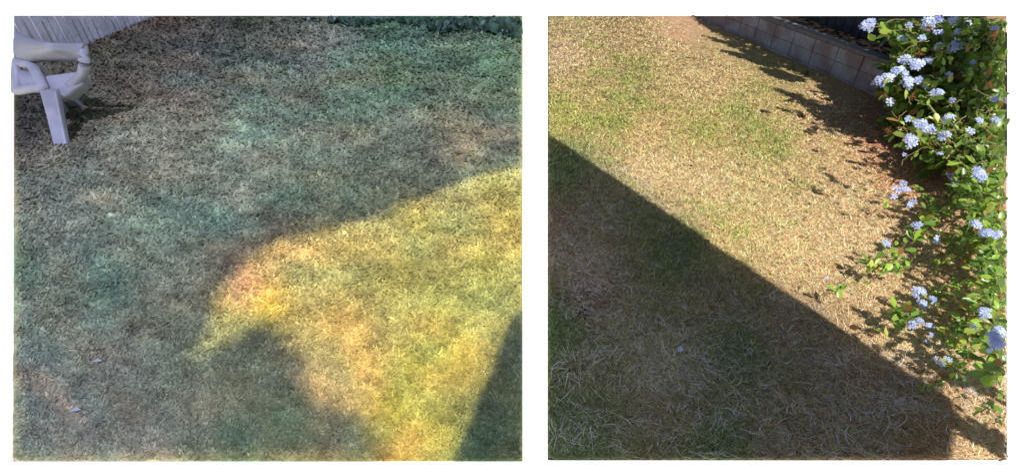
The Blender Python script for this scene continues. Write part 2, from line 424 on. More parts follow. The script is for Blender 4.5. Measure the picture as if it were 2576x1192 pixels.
# long dead runners lying on the shaded thatch, radiating from tufts
def runners():
    cs_ = [(a_, b_, c_, int(d_ * 1.0)) for a_, b_, c_, d_ in [(1445, 640, 60, 260), (1500, 560, 55, 240), (1480, 690, 70, 330), (1430, 760, 50, 160), (1640, 900, 120, 300), (1700, 930, 70, 280), (1440, 920, 60, 220),
           (1560, 830, 70, 220), (1520, 1050, 70, 150), (1800, 980, 110, 220), (2280, 1000, 60, 190), (2150, 960, 110, 260), (1900, 850, 140, 260), (2100, 1090, 130, 220),
           (1560, 480, 80, 160), (1700, 1120, 120, 160), (2480, 1000, 60, 120), (2350, 900, 90, 160), (1400, 1100, 30, 60)]]
    B = []; A = []; 
    for cx, cy, r, m in cs_:
        for i in range(m):
            a = rng.uniform(0, 6.28); q = r * rng.random() ** .6
            x = np.clip(cx + q * math.cos(a) * 1.2, RX0 + 12, RX1 - 12); y = np.clip(cy + q * math.sin(a) * .8, RY0, RY1 - 14)
            B.append(at(x, y, .012)); A.append(-a + rng.normal(0, .8) )
    for i in range(5200):
        x = rng.uniform(RX0 + 10, 2390); y = rng.uniform(380, RY1 - 10)
        if y < 365 + (x - 1378) * .669 or vnoise(x, y, .02) < .4: continue
        B.append(at(x, y, .012)); A.append(rng.uniform(0, 6.28))
    B = np.array(B); A = np.array(A); n = len(B)
    c = np.array([.70, .69, .68]) * np.exp(rng.normal(0, .25, (n, 1)))
    B[:, 2] += ground_h(B[:, 0], B[:, 1], .02) + rng.uniform(-.008, .008, n)
    return blades('straw', B, A, rng.uniform(1.35, 1.6, n), rng.gamma(3.0, .017, n) + .02, rng.uniform(.0013, .0030, n), np.clip(c, 0, .9), .05,
                  'long bleached dead grass runners strewn over the shaded lawn', 'dead grass', (RX0, RX1, RY0, RY1))
runners()

# ------------------------------------------------------------------ block wall, planting bed, fence
wall = empty('block_wall', (*W0, 0), 'grey concrete block garden wall with a narrow cap course', 'wall')
def clip_prism(s0, s1, d0, d1, z0, z1, mb, ramp=True):
    """box along the wall from s0 to s1, offset d0..d1 behind its face"""
    P = [W0 + wd * s + wn_ * q for s, q in ((s0, d0), (s1, d0), (s1, d1), (s0, d1))]
    mb.prism([tuple(p) for p in P], z0, z1)
def trimmed(o, left=False):
    """the wall, bed and fence stop at the white path: cut the mesh off there and close it"""
    off = np.array(o.parent.location) if o.parent else np.zeros(3)
    bm = bmesh.new(); bm.from_mesh(o.data)
    for (a, b_) in (((0, 41), (2576, 41)), ((2534, 0), (2534, 1192))) + ((((36, 0), (36, 1192)),) if left else ()):
        d1 = atd(*a, 1.0) - np.array([0, 0, CAM_Z]); d2 = atd(*b_, 1.0) - np.array([0, 0, CAM_Z])
        nr = np.cross(d1, d2); nr /= np.linalg.norm(nr)
        inside = atd(1900, 600, 1.0) - np.array([0, 0, CAM_Z])
        if nr @ inside > 0: nr = -nr
        g = bmesh.ops.bisect_plane(bm, geom=list(bm.verts) + list(bm.edges) + list(bm.faces), dist=1e-5, plane_co=Vector(np.array([0, 0, CAM_Z]) - off), plane_no=Vector(nr), clear_outer=True)
        ed = [e for e in g['geom_cut'] if isinstance(e, bmesh.types.BMEdge)]
        if ed: bmesh.ops.edgenet_fill(bm, edges=ed)
    bm.to_mesh(o.data); bm.free()
    if not len(o.data.vertices):
        bpy.data.objects.remove(o); return None
    return o
slen = 6.1
ms = [float((at(*p, 0)[:2] - W0) @ wd) for p in [(1978, 147.5), (2028, 168), (2198, 246)]]
pitch_b = .4
off = (ms[0] % pitch_b)
b = MB(); clip_prism(0, slen, .012, .14, 0, .40, b); trimmed(b.build('mortar_core', M_joint, wall))
blk = MB()
s = off - pitch_b
while s < slen:
    for r, (z0, z1) in enumerate(((-.02, .037), (.041, .199), (.203, .357))):
        a0 = max(s + .006, 0.0); a1 = min(s + pitch_b - .006, slen)
        if a1 - a0 > .03: clip_prism(a0, a1, rng.uniform(-.003, .003), .10, z0, z1, blk)
    s += pitch_b
trimmed(blk.build('block_course', M_block, wall, bevel=.004))
cap = MB(); s = off - .2
while s < slen:
    a0 = max(s + .003, 0.0); a1 = min(s + pitch_b - .003, slen)
    if a1 - a0 > .03: clip_prism(a0, a1, -.008 + rng.uniform(-.002, .002), .152, .362, .405, cap)
    s += pitch_b
trimmed(cap.build('cap_course', M_cap, wall, bevel=.004))

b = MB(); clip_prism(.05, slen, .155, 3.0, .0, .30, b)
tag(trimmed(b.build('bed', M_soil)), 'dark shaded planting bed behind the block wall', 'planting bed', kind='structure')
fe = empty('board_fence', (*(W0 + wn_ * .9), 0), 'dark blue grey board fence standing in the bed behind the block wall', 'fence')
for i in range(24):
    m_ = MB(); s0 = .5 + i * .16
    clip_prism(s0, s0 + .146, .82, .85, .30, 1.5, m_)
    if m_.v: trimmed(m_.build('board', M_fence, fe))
m_ = MB(); clip_prism(.5, 4.4, .852, .89, .32, .40, m_); trimmed(m_.build('rail', M_fence, fe))
M_red = noisy('red_hose', (.16, .012, .018), (.22, .02, .025), scale=10, rough=.5)
hp = [W0 + wd * s + wn_ * (.26 + .05 * math.sin(s * 5)) for s in np.linspace(1.7, 3.1, 14)]
b = MB(); b.tube([(p[0], p[1], .315) for p in hp], .012, 8)
tag(trimmed(b.build('garden_hose', M_red, smooth=True)), 'dark red hose lying in the bed behind the wall', 'hose')

# small weeds at the foot of the wall
for (x, y) in ((1990, 178), (2025, 190)):
    p = at(x, y, 0); mb = MB()
    for i in range(26):
        a = rng.uniform(0, 6.28); l = rng.uniform(.04, .11); d = np.array([math.cos(a) * .5, math.sin(a) * .5, 1]) * l
        w = np.cross(d, [0, 0, 1]); w = w / np.linalg.norm(w) * .006
        q = p + np.array([rng.normal(0, .02), rng.normal(0, .02), .003])
        mb.add([q - w, q + w, q + d * .6 + w, q + d, q + d * .6 - w], [[0, 1, 2, 3, 4]], (.16, .2, .06))
    o = mb.build('weed', M_leaf, colored=True)
    tag(o, 'small green weed at the wall foot, ' + ('left of the two' if x < 2000 else 'right of the two'), 'weed', 'weeds at the wall foot')

# ------------------------------------------------------------------ plumbago shrub
root = at(2430, 425, 0)
bush = empty('flowering_shrub', root, 'leafy green shrub with pale blue flower clusters arching over the lawn', 'shrub')
leafV = []; leafC = []
LEAF = np.array([[0, 0], [.25, .22], [.55, .5], [.85, .38], [1, 0]])      # along, half width
def add_leaf(p, d, size, col, fold=.25, nrm=None):
    d = d / (np.linalg.norm(d) + 1e-9)
    if nrm is None: nrm = np.array([rng.normal(0, .5), rng.normal(0, .5) - .35, 1.0])
    s_ = np.cross(d, nrm); s_ /= (np.linalg.norm(s_) + 1e-9); n_ = np.cross(s_, d)
    pts = []
    cv = rng.uniform(-.1, .35)
    for i, (a, w) in enumerate(LEAF):
        c = p + d * a * size - n_ * cv * a * a * size
        pts.append(c)
        if 0 < i < 4:
            pts.append(c + s_ * w * size * .48 + n_ * fold * w * size * .48)
            pts.append(c - s_ * w * size * .48 + n_ * fold * w * size * .48)
    # 0 base,1 c1,2 r1,3 l1,4 c2,5 r2,6 l2,7 c3,8 r3,9 l3,10 tip
    leafV.append(pts); leafC.append(col)
LF = [[0, 2, 1], [0, 1, 3], [1, 2, 5], [1, 5, 4], [1, 4, 6], [1, 6, 3], [4, 5, 8], [4, 8, 7], [4, 7, 9], [4, 9, 6], [7, 8, 10], [7, 10, 9]]
def leafcol():
    r = rng.random()
    if r < .52: c = np.array([.10, .185, .03])
    elif r < .82: c = np.array([.20, .32, .04])
    elif r < .95: c = np.array([.30, .38, .06])
    else: c = np.array([.24, .13, .04])
    return c * math.exp(rng.normal(0, .22))
def flush_leaves(name, mat, parent):
    global leafV, leafC
    V = np.array(leafV, np.float32).reshape(-1, 3); n = len(leafV)
    Fc = (np.arange(n)[:, None, None] * 11 + np.array(LF)[None]).reshape(-1, 3)
    o = mesh_np(name, V, Fc, mat, np.repeat(np.array(leafC, np.float32), 11, axis=0), parent, smooth=True)
    leafV = []; leafC = []
    return o
def visible_ok(p):
    x, y, z = proj(p)
    return x < 2530 and y > 46
stems = MB()
# --- dense upper mass
mass = [(2245, 41), (2262, 95), (2290, 120), (2270, 165), (2236, 205), (2245, 250), (2290, 262), (2262, 305), (2268, 340), (2300, 372), (2345, 392), (2390, 410),
        (2440, 420), (2480, 440), (2532, 450), (2532, 41)]
D7 = lambda x, y: ((2700 + x / 2.167) * .62891, (50 + y / 2.167) * .62891)
over = [[D7(*p) for p in q] for q in (
    [(130, 25), (300, 85), (600, 230), (940, 360), (1300, 500), (1650, 690), (1850, 790), (1950, 900), (1800, 880), (1500, 760), (1250, 620), (1000, 500), (750, 420), (600, 330), (420, 220), (240, 120)],
    [(240, 205), (430, 260), (600, 330), (760, 400), (900, 480), (760, 450), (560, 330)],
    [(380, 335), (560, 370), (720, 410), (860, 500), (700, 440), (540, 390)],
    [(860, 675), (1000, 710), (1200, 790), (1400, 870), (1700, 940), (1980, 1030), (2010, 1160), (1800, 1110), (1560, 1080), (1420, 1000), (1300, 870), (1180, 820), (1050, 770)],
    [(1250, 640), (1500, 720), (1750, 830), (1900, 900), (1900, 980), (1650, 890), (1450, 800)],
    [(760, 500), (900, 520), (1100, 590), (1000, 600), (850, 560)])]
def shade_ok(p):      # the shrub is kept open where the lawn beside it is sunlit
    q = np.array(p) - SUN / SUN[2] * p[2]
    if (q[:2] - W0) @ wn_ > -.02: return True
    x, y, z = proj(q)
    if x > 2285 and y < 470: return True
    if any(inpoly(np.array([x]), np.array([y]), o_)[0] for o_ in over): return True
    return rng.random() < .06
cnt = 0; tries = 0
while cnt < 5200 and tries < 60000:
    tries += 1
    x = rng.uniform(2236, 2532); y = rng.uniform(41, 452)
    if not inpoly(np.array([x]), np.array([y]), mass)[0]: continue
    zg_ = CAM_Z / (SP - (596 - y) / F_PX * CP)
    Zd = min(zg_ * .97, 5.7) - rng.random() * min(1.5, zg_ * (.28 if y < 260 else .14))
    # twig of 3-5 leaves
    p = atd(x, y, Zd)
    if p[2] < .03 or not shade_ok(p): continue
    td = np.array([-.55 + rng.normal(0, .5), .15 + rng.normal(0, .5), .45 + rng.normal(0, .5)]); td /= np.linalg.norm(td)
    m_ = rng.integers(3, 6); L_ = rng.uniform(.10, .22)
    ends = [p + td * L_ * q for q in (0, .5, 1)]
    if not all(visible_ok(e) for e in ends): continue
    if rng.random() < .5: stems.tube(ends, [.004, .003, .002], 4)
    sz = rng.uniform(.045, .13)
    for i in range(m_):
        d = td * .6 + rng.normal(0, .6, 3)
        q = p + td * L_ * i / m_
        e = q + d / np.linalg.norm(d) * sz
        if visible_ok(e): add_leaf(q, d, sz * rng.uniform(.7, 1.15), leafcol())
    cnt += 1
mass2 = [(2430, 430), (2532, 430), (2532, 960), (2508, 960), (2494, 800), (2500, 650), (2470, 570), (2425, 480)]
for i in range(2600):
    x = rng.uniform(2420, 2532); y = rng.uniform(430, 960)
    if not inpoly(np.array([x]), np.array([y]), mass2)[0] or rng.random() < .25 or vnoise(x, y, .03) < .33: continue
    zg_ = CAM_Z / (SP - (596 - y) / F_PX * CP); p = atd(x, y, zg_ * (.96 - .16 * rng.random()))
    td = np.array([-.6 + rng.normal(0, .5), rng.normal(0, .5), .4 + rng.normal(0, .4)]); td /= np.linalg.norm(td)
    ends = [p + td * .09 * q for q in (0, .5, 1)]
    if not all(visible_ok(e) for e in ends): continue
    stems.tube(ends, [.003, .0025, .0015], 4)
    for k_ in range(rng.integers(2, 5)):
        d = td * .6 + rng.normal(0, .6, 3); q = p + td * .09 * rng.random(); sz = rng.uniform(.04, .08)
        if visible_ok(q + d / np.linalg.norm(d) * sz): add_leaf(q, d, sz, np.clip(leafcol() * 1.35, 0, .6))
# thick stems carrying the mass
for (x, y, z) in ((2300, 250, 4.1), (2380, 330, 3.8), (2320, 100, 4.4), (2420, 200, 4.2), (2470, 90, 4.3), (2380, 400, 3.6), (2500, 300, 3.6), (2300, 340, 4.2)):
    e = atd(x, y, z); mid = (e + root) / 2 + np.array([-.05, rng.normal(0, .05), .1])
    stems.tube([root, root * .6 + mid * .4 + np.array([0, 0, .05]), mid, mid * .4 + e * .6 + np.array([0, 0, .04]), e], [.02, .016, .012, .009, .005], 6)

Z3 = lambda x, y: (2075.4 + x * .3695, 377.3 + y * .3695)
Z4 = lambda x, y: (2075.4 + x * .3668, 754.7 + y * .3668)
Z2 = lambda x, y: (1949.6 + x * .3693, y * .3693)
LOWF = .92
def branch(pts, depths, dens, sz, spread=14, r0=.0048):
    pts = [np.array(p) for p in pts]; n_ = len(pts)
    if not hasattr(depths, '__len__'): depths = [depths] * n_
    if pts[0][1] > 430 or pts[-1][1] > 430:
        depths = [max(d, LOWF * CAM_Z / (SP - (596 - p[1]) / F_PX * CP)) for p, d in zip(pts, depths)]; sz = sz * 1.2
    W = [atd(p[0], p[1], d) for p, d in zip(pts, depths)]
    # resample
    y_low = pts[0][1] > 430
    R = []
    for i in range(n_ - 1):
        for q in np.linspace(0, 1, 5)[:-1]:
            R.append(W[i] * (1 - q) + W[i + 1] * q + rng.normal(0, .004, 3))
    R.append(W[-1])
    R_in = [q for q in R if 0 < proj(q)[0] < 2534 and proj(q)[1] > 42]
    if len(R_in) > 1: stems.tube(R_in, list(np.linspace(r0, .002, len(R_in))), 5)
    for i in range(n_ - 1):
        seg = pts[i + 1] - pts[i]; ln = np.linalg.norm(seg)
        k_ = int(ln / 10 * dens)
        for j in range(k_):
            q = rng.random(); w = W[i] * (1 - q) + W[i + 1] * q
            dd = (W[i + 1] - W[i]); dd /= np.linalg.norm(dd)
            w = w + rng.normal(0, spread / F_PX * np.mean(depths), 3) * .7
            for _ in range(rng.integers(1, 4)):
                d = dd * .4 + rng.normal(0, .7, 3)
                s_ = sz * rng.uniform(.7, 1.5)
                if visible_ok(w + d / np.linalg.norm(d) * s_) and visible_ok(w) and (y_low or shade_ok(w)): add_leaf(w, d, s_, np.clip(leafcol() * 1.6, 0, .6))
branch([Z3(1230, 330), Z3(1050, 300), Z3(890, 290), Z3(720, 440), Z3(600, 590), Z3(500, 690), Z3(340, 800)], [1.9, 2.0, 2.0, 2.05, 2.05, 2.0, 2.0], 1.9, .045, 16)
branch([Z3(340, 800), Z3(190, 920), Z3(60, 960), Z3(10, 890)], 2.0, .55, .034, 8, .002)
branch([Z3(340, 800), Z3(380, 740), Z3(450, 740)], 2.0, 1.6, .04, 10, .002)
branch([Z3(740, 330), Z3(640, 260), Z3(560, 290)], 2.05, 1.2, .034, 12, .002)
branch([Z3(600, 330), Z3(440, 365), Z3(350, 345)], 2.1, .8, .03, 8, .002)
branch([Z3(690, 400), Z3(700, 500), Z3(700, 590)], 2.05, 1.6, .042, 12, .002)
branch([Z3(1235, 420), Z3(1080, 400), Z3(980, 480), Z3(930, 600), Z3(860, 680), Z3(760, 780), Z3(740, 850)], [1.8, 1.9, 1.95, 2, 2, 2.05, 2.05], 1.3, .038, 13)
branch([Z3(930, 640), Z3(840, 600), Z3(770, 600)], 2.0, 1.2, .034, 9, .002)
branch([Z3(500, 690), Z3(520, 780), Z3(590, 850)], 2.1, 1.6, .034, 13, .002)
branch([Z3(590, 700), Z3(590, 760), Z3(470, 860)], 2.1, .9, .03, 12, .002)
branch([Z3(1235, 560), Z3(1200, 650), Z3(1050, 830), Z3(960, 900), Z3(880, 950), Z3(780, 1010), Z3(700, 1090), Z3(600, 1120), Z3(480, 1110)], 1.85, 1.0, .038, 13)
branch([Z3(900, 930), Z3(810, 920), Z3(720, 960)], 1.9, 1.6, .036, 10, .002)
branch([Z4(700, 100), Z4(560, 140), Z4(480, 190), Z4(370, 215), Z4(230, 200)], 1.9, .6, .04, 9, .002)
branch([Z4(560, 90), Z4(500, 110), Z4(480, 80)], 1.8, 1.8, .05, 9, .002)
for k_ in range(3):
    branch([Z3(1235, 420), Z3(1190, 560), Z3(1180, 700), Z3(1170, 850), Z3(1140, 1000), Z4(1150, 60), Z4(1100, 200)], 1.75 + .08 * k_, 1.7, .04, 26)
branch([Z3(1230, 640), Z3(1080, 620), Z3(1010, 560)], 1.8, 1.3, .04, 12, .002)
branch([Z4(1150, 60), Z4(1080, 180), Z4(1000, 330), Z4(950, 410), Z4(900, 430)], 1.9, 2.6, .036, 20)
branch([Z4(1080, 180), Z4(940, 170), Z4(840, 230), Z4(870, 290)], 1.9, 2.2, .038, 14, .002)
branch([Z4(950, 420), Z4(900, 510), Z4(780, 560), Z4(700, 580), Z4(620, 590)], 2.0, .9, .034, 9, .002)
branch([Z4(900, 440), Z4(840, 420), Z4(770, 430)], 2.0, .5, .028, 9, .002)
branch([Z4(1240, 340), Z4(1200, 400), Z4(1230, 480), Z4(1190, 520)], 1.5, 1.0, .032, 12, .002)
branch([Z4(1244, 620), Z4(1160, 680), Z4(1070, 770)], 1.4, 1.1, .034, 9, .002)
branch([Z4(1244, 780), Z4(1190, 820), Z4(1160, 850)], 1.4, 1.1, .03, 9, .002)
branch([Z2(790, 760), Z2(860, 830), Z2(820, 900), Z2(740, 930)], 3.6, 1.6, .05, 12, .002)
branch([Z2(640, 190), Z2(720, 180), Z2(800, 140), Z2(880, 130)], 3.3, 1.3, .07, 12, .002)
branch([Z2(1040, 1000), Z2(900, 1060), Z2(860, 1130)], 3.2, .5, .04, 7, .002)
for i in range(60):   # loose shoots sticking out of the mass and along the right side
    x = rng.uniform(2240, 2530); y = rng.uniform(50, 430)
    if not inpoly(np.array([x]), np.array([y]), mass)[0]: continue
    zg_ = CAM_Z / (SP - (596 - y) / F_PX * CP); d0 = (min(zg_ * .97, 5.7) - min(1.5, zg_ * .28)) * .97
    a = rng.uniform(2.2, 4.4); l = rng.uniform(25, 60)
    branch([(x, y), (x + l * .5 * math.cos(a), y + l * .5 * math.sin(a) * .7), (x + l * math.cos(a), y + l * math.sin(a))], d0, 1.5, .06, 8, .004)
for (x0, y0, x1, y1) in ((2532, 560, 2440, 600), (2532, 640, 2450, 700), (2532, 760, 2470, 800), (2520, 500, 2400, 470), (2532, 690, 2400, 640)):
    branch([(x0, y0), ((x0 + x1) / 2 + rng.normal(0, 12), (y0 + y1) / 2 + rng.normal(0, 12)), (x1, y1)], 1.9, 2.0, .038, 16)
fo = flush_leaves('foliage', M_leaf, bush)
stems.build('stem', M_stem, bush, smooth=True)

# --- flower clusters
def flower_cluster(p, rad, count, fsize, facing=None, tone=0, parent=bush, name='flower_cluster'):
    mb = MB()
    f = np.array([-.35, -.55, .75]) if facing is None else facing
    f = f / np.linalg.norm(f)
    base = p - f * rad * 1.2
    for i in range(count):
        d = rng.normal(0, 1, 3); d /= np.linalg.norm(d)
        if d @ f < -.25: d = -d
        d = d * .9 + f * .35; d /= np.linalg.norm(d)
        c = p + d * rad * rng.uniform(.75, 1.0)
        nr = d * .7 + f * .5 + rng.normal(0, .18, 3); nr /= np.linalg.norm(nr)
        a = np.cross(nr, [.3, .2, 1]); a /= np.linalg.norm(a); b2 = np.cross(nr, a)
        col = np.array([.50, .58, .88]) * rng.uniform(.85, 1.06) if tone == 0 else np.array([.50, .57, .88]) * rng.uniform(.8, 1.2)
        if tone == 0 and rng.random() < .3: col = np.array([.70, .76, .93])
        ph = rng.uniform(0, 6.28); R_ = fsize * rng.uniform(.42, .56)
        for k in range(5):
            w = ph + k * 2 * math.pi / 5
            e = math.cos(w) * a + math.sin(w) * b2; s_ = -math.sin(w) * a + math.cos(w) * b2
            up = nr * R_ * rng.uniform(-.1, .25)
            V = [c, c + e * R_ * .45 + s_ * R_ * .24 + up * .3, c + e * R_ * .95 + s_ * R_ * .30 + up, c + e * R_ * .90 + up * .8, c + e * R_ * .95 - s_ * R_ * .30 + up, c + e * R_ * .45 - s_ * R_ * .24 + up * .3,
                 c + e * R_ * .5 + nr * R_ * .04]
            mb.add(V, [[0, 1, 6], [1, 2, 6], [2, 3, 6], [3, 4, 6], [4, 5, 6], [5, 0, 6]], tuple(np.clip(col * rng.uniform(.93, 1.05), 0, .95)))
        mb.tube([base, c - nr * .002], [.0009, .0007], 3, (.30, .30, .45))
    return mb.build(name, M_petal, parent, colored=True)

FL = []
for (x, y, r, d, tn) in [(630, 180, 50, 2.3, 0), (857, 275, 25, 2.2, 0), (880, 410, 38, 2.0, 0), (955, 450, 50, 1.9, 0), (835, 508, 52, 1.6, 0), (770, 540, 42, 1.6, 0), (705, 565, 42, 1.6, 0),
                         (900, 575, 46, 1.7, 0), (990, 555, 30, 1.75, 0), (790, 700, 24, 1.9, 0), (1040, 160, 45, 1.7, 0), (1105, 140, 32, 1.7, 1), (1215, 140, 26, 1.6, 1), (1215, 320, 50, 1.55, 1),
                         (1120, 320, 26, 1.6, 0), (1100, 650, 42, 1.6, 0), (1210, 690, 16, 1.6, 0), (985, 860, 48, 1.6, 0), (1040, 895, 42, 1.6, 0), (920, 965, 50, 1.6, 0), (1150, 930, 38, 1.6, 0),
                         (1120, 1055, 16, 1.6, 1), (1385, 830, 22, 1.5, 0), (1500, 812, 22, 1.5, 0), (1380, 1170, 28, 1.6, 1), (1110, 230, 26, 1.65, 1), (1000, 265, 12, 1.8, 0), (910, 180, 16, 2.1, 0), (880, 1055, 12, 2.3, 1)]:
    X_, Y_ = Z2(x, y); zg_ = CAM_Z / (SP - (596 - Y_) / F_PX * CP)
    FL.append((X_, Y_, r * .3693, (min(zg_ * .97, 5.7) - min(1.5, zg_ * .28)) * .985, tn))
for (x, y) in [(2330, 70), (2400, 85), (2440, 60), (2500, 75), (2330, 215), (2390, 190), (2450, 160), (2500, 250), (2380, 300), (2440, 330), (2290, 300), (2330, 155)]:
    zg_ = CAM_Z / (SP - (596 - y) / F_PX * CP)
    FL.append((x + rng.normal(0, 5), y, rng.uniform(5, 12), (min(zg_ * .97, 5.7) - min(1.5, zg_ * .28)) * .99, 0))
for (x, y, r, d, tn) in [(870, 190, 45, 1.65, 1), (1045, 180, 42, 1.65, 0), (490, 270, 22, 1.9, 1), (545, 280, 26, 1.9, 1), (535, 230, 12, 1.9, 1), (465, 320, 15, 1.9, 1), (570, 376, 14, 1.9, 0),
                         (600, 352, 12, 1.9, 1), (620, 508, 28, 1.85, 0), (765, 605, 22, 1.9, 0), (415, 640, 24, 1.85, 1), (1020, 510, 30, 1.7, 1), (1090, 565, 36, 1.65, 1), (1165, 580, 32, 1.6, 0),
                         (635, 970, 48, 1.75, 0), (730, 1025, 28, 1.75, 0), (660, 1045, 34, 1.75, 0), (1085, 1112, 42, 1.65, 0), (15, 880, 10, 1.95, 1)]:
    FL.append((*Z3(x, y), r * .3695, d, tn))
for (x, y, r, d, tn) in [(590, 168, 28, 1.75, 0), (645, 150, 24, 1.75, 0), (710, 180, 22, 1.75, 0), (720, 235, 14, 1.75, 1), (700, 285, 11, 1.75, 1), (750, 395, 14, 1.9, 1), (785, 430, 24, 1.9, 0),
                         (842, 408, 18, 1.9, 0), (1165, 290, 52, 1.25, 0), (1180, 215, 46, 1.25, 0), (1150, 250, 40, 1.25, 0), (1010, 190, 20, 1.7, 0), (1120, 330, 22, 1.7, 1)]:
    FL.append((*Z4(x, y), r * .3668, d, tn))
for (x, y, r, d, tn) in FL:
    if y > 430: d = max(d, ((LOWF - .015) if x < 2420 else .76) * CAM_Z / (SP - (596 - y) / F_PX * CP))
    rad = r / F_PX * d
    c = atd(x, y, d)
    fs = (.026 if rad > .012 else .018) * max(1, d / 2)
    n_ = int(np.clip((rad / fs * 1.6) ** 2 * 5.5, 2, 32))
    flower_cluster(c, max(rad * .9, .004), n_, fs, tone=tn)

# dried seed heads
for (x, y, r, d) in [(Z2(980, 370)) + (14, 1.9), (Z2(1500, 240)) + (18, 1.5), (Z2(770, 895)) + (12, 2.3), (Z2(1460, 580)) + (14, 1.5), (Z2(930, 660)) + (10, 1.8), (Z3(850, 140)) + (12, 1.6), (Z2(1050, 190)) + (12, 1.6), (Z2(745, 650)) + (9, 1.7)]:
    d = d * 1.75 if y < 400 else d
    c = atd(x, y, d); mb = MB(); R_ = r / F_PX * d
    for i in range(45):
        v_ = rng.normal(0, 1, 3); v_ /= np.linalg.norm(v_)
        mb.tube([c, c + v_ * R_ * rng.uniform(.6, 1.2)], [.0012, .0005], 3, tuple(np.array([.32, .15, .06]) * rng.uniform(.6, 1.3)))
    mb.build('dried_flower_head', M_dry, bush, colored=True)

# branches reaching down off the right of the picture towards the sun; their shadow falls on the lawn
def shade_leaves(polys, h, count, sz, hs=.12, z=0.0, hole=.33):
    out = 0
    allp = [p for q in polys for p in q]
    g = [np.array([at(x, y, z)[:2] for x, y in q]) for q in polys]
    for gp in g:
        lo = gp.min(0); hi = gp.max(0)
        for i in range(int(count)):
            q = rng.uniform(lo, hi)
            if not inpoly(np.array([q[0]]), np.array([q[1]]), [tuple(v_) for v_ in gp])[0]: continue
            if vnoise(q[0], q[1], 7) < hole: continue
            hh = h + rng.normal(0, hs)
            p = np.array([q[0], q[1], z]) + SUN / SUN[2] * hh
            d = rng.normal(0, 1, 3)
            add_leaf(p, d, sz * rng.uniform(.7, 1.2), leafcol(), nrm=SUN + rng.normal(0, .4, 3))

low = [[(2410, 950), (2450, 930), (2485, 985), (2505, 1000), (2500, 1030), (2480, 1015), (2430, 985)],
       [(2390, 1050), (2430, 1060), (2470, 1075), (2505, 1100), (2508, 1135), (2490, 1135), (2460, 1115), (2400, 1090)],
       [(2360, 930), (2380, 935), (2395, 960), (2375, 955)]]
shade_leaves(low, .95, 420, .045, .06, 0.0, .5)
for q in low[:2]:
    pass
o = flush_leaves('foliage', M_leaf, bush)

tree = empty('streak_caster_tree', (5.2, 12.6, 0), 'added unseen leafy crown, shaped to cast the streaky shadows by the block wall', 'tree')
shade_leaves(over, 2.55, 5200, .085, .04, 0.0, .2)  # leaves set along the sun line so their shadows fill the streak outlines
shade_leaves(over[:1], 2.5, 5200, .1, .04, 0.0, .05)
shade_leaves([[(1930, 41), (2000, 41), (2130, 95), (2285, 160), (2310, 41), (2150, 20)]], 2.2, 2600, .1, .05, .40, .12)
flush_leaves('crown', M_leaf, tree)
b = MB(); b.tube([(5.2, 12.6, 0), (5.2, 12.5, 1.2), (5.1, 12.2, 2.4), (5.0, 11.8, 3.0)], [.1, .08, .06, .04], 8)
up_ = SUN / SUN[2] * 2.55
cc_ = [np.array([at(x, y, 0) for x, y in q]).mean(0) + up_ for q in over]
b.tube([(5.0, 11.8, 3.0), np.array([5.0, 11.8, 3.1]) * .5 + cc_[0] * .5, cc_[0]], [.012, .006, .005], 6)
for c_ in cc_[1:]: b.tube([cc_[0], cc_[0] * .5 + c_ * .5 + np.array([0, 0, .03]), c_], [.006, .005, .004], 6)
b.build('trunk', M_stem, tree, smooth=True)

# ------------------------------------------------------------------ fallen blossom and dead leaf
fb = flower_cluster(at(1712, 878, .05), .002, 2, .034, facing=np.array([0, -.3, 1]), tone=1, parent=None, name='fallen_blossom')
tag(fb, 'single fallen blue blossom lying on the shaded dry grass', 'blossom')
leafV.append([]) ; leafV.pop()
add_leaf(at(2070, 1000, .03), np.array([1, .3, .0]), .05, np.array([.5, .45, .4]), nrm=np.array([0, 0, 1.]))
o = flush_leaves('dead_leaf', M_leaf, None)
tag(o, 'pale dead leaf lying on the shaded grass', 'leaf')

# ------------------------------------------------------------------ white plastic garden chair, top left
cz = TERR_Z
ch = empty('garden_chair', at(60, 230, cz), 'white plastic garden chair with ribbed seat standing on the shaded lawn', 'chair')
def Pc(x, y, h): return at(x, y, cz + h)
def loft(rows, mb, thick=.012, rib=0, nr=0):
    rows = [np.array(r) for r in rows]; m, n_ = len(rows), len(rows[0])
    V = [p for r in rows for p in r] + [p - np.array([0, 0, thick]) for r in rows for p in r]
    F_ = []; K = m * n_
    for i in range(m - 1):
        for j in range(n_ - 1):
            a = i * n_ + j; F_.append([a, a + 1, a + n_ + 1, a + n_]); F_.append([K + a, K + a + n_, K + a + n_ + 1, K + a + 1])
    for j in range(n_ - 1):
        F_.append([j, K + j, K + j + 1, j + 1]); a = (m - 1) * n_ + j; F_.append([a, a + 1, K + a + 1, K + a])
    for i in range(m - 1):
        a = i * n_; F_.append([a, a + n_, K + a + n_, K + a]); a = i * n_ + n_ - 1; F_.append([a, K + a, K + a + n_, a + n_])
    mb.add(V, F_)
def curve(pts, n_):
    pts = np.array(pts, float); s = np.linspace(0, len(pts) - 1, n_); out = []
    for q in s:
        i = min(int(q), len(pts) - 2); f_ = q - i
        p0 = pts[max(i - 1, 0)]; p1 = pts[i]; p2 = pts[i + 1]; p3 = pts[min(i + 2, len(pts) - 1)]
        out.append(.5 * ((2 * p1) + (-p0 + p2) * f_ + (2 * p0 - 5 * p1 + 4 * p2 - p3) * f_ ** 2 + (-p0 + 3 * p1 - 3 * p2 + p3) * f_ ** 3))
    return np.array(out)
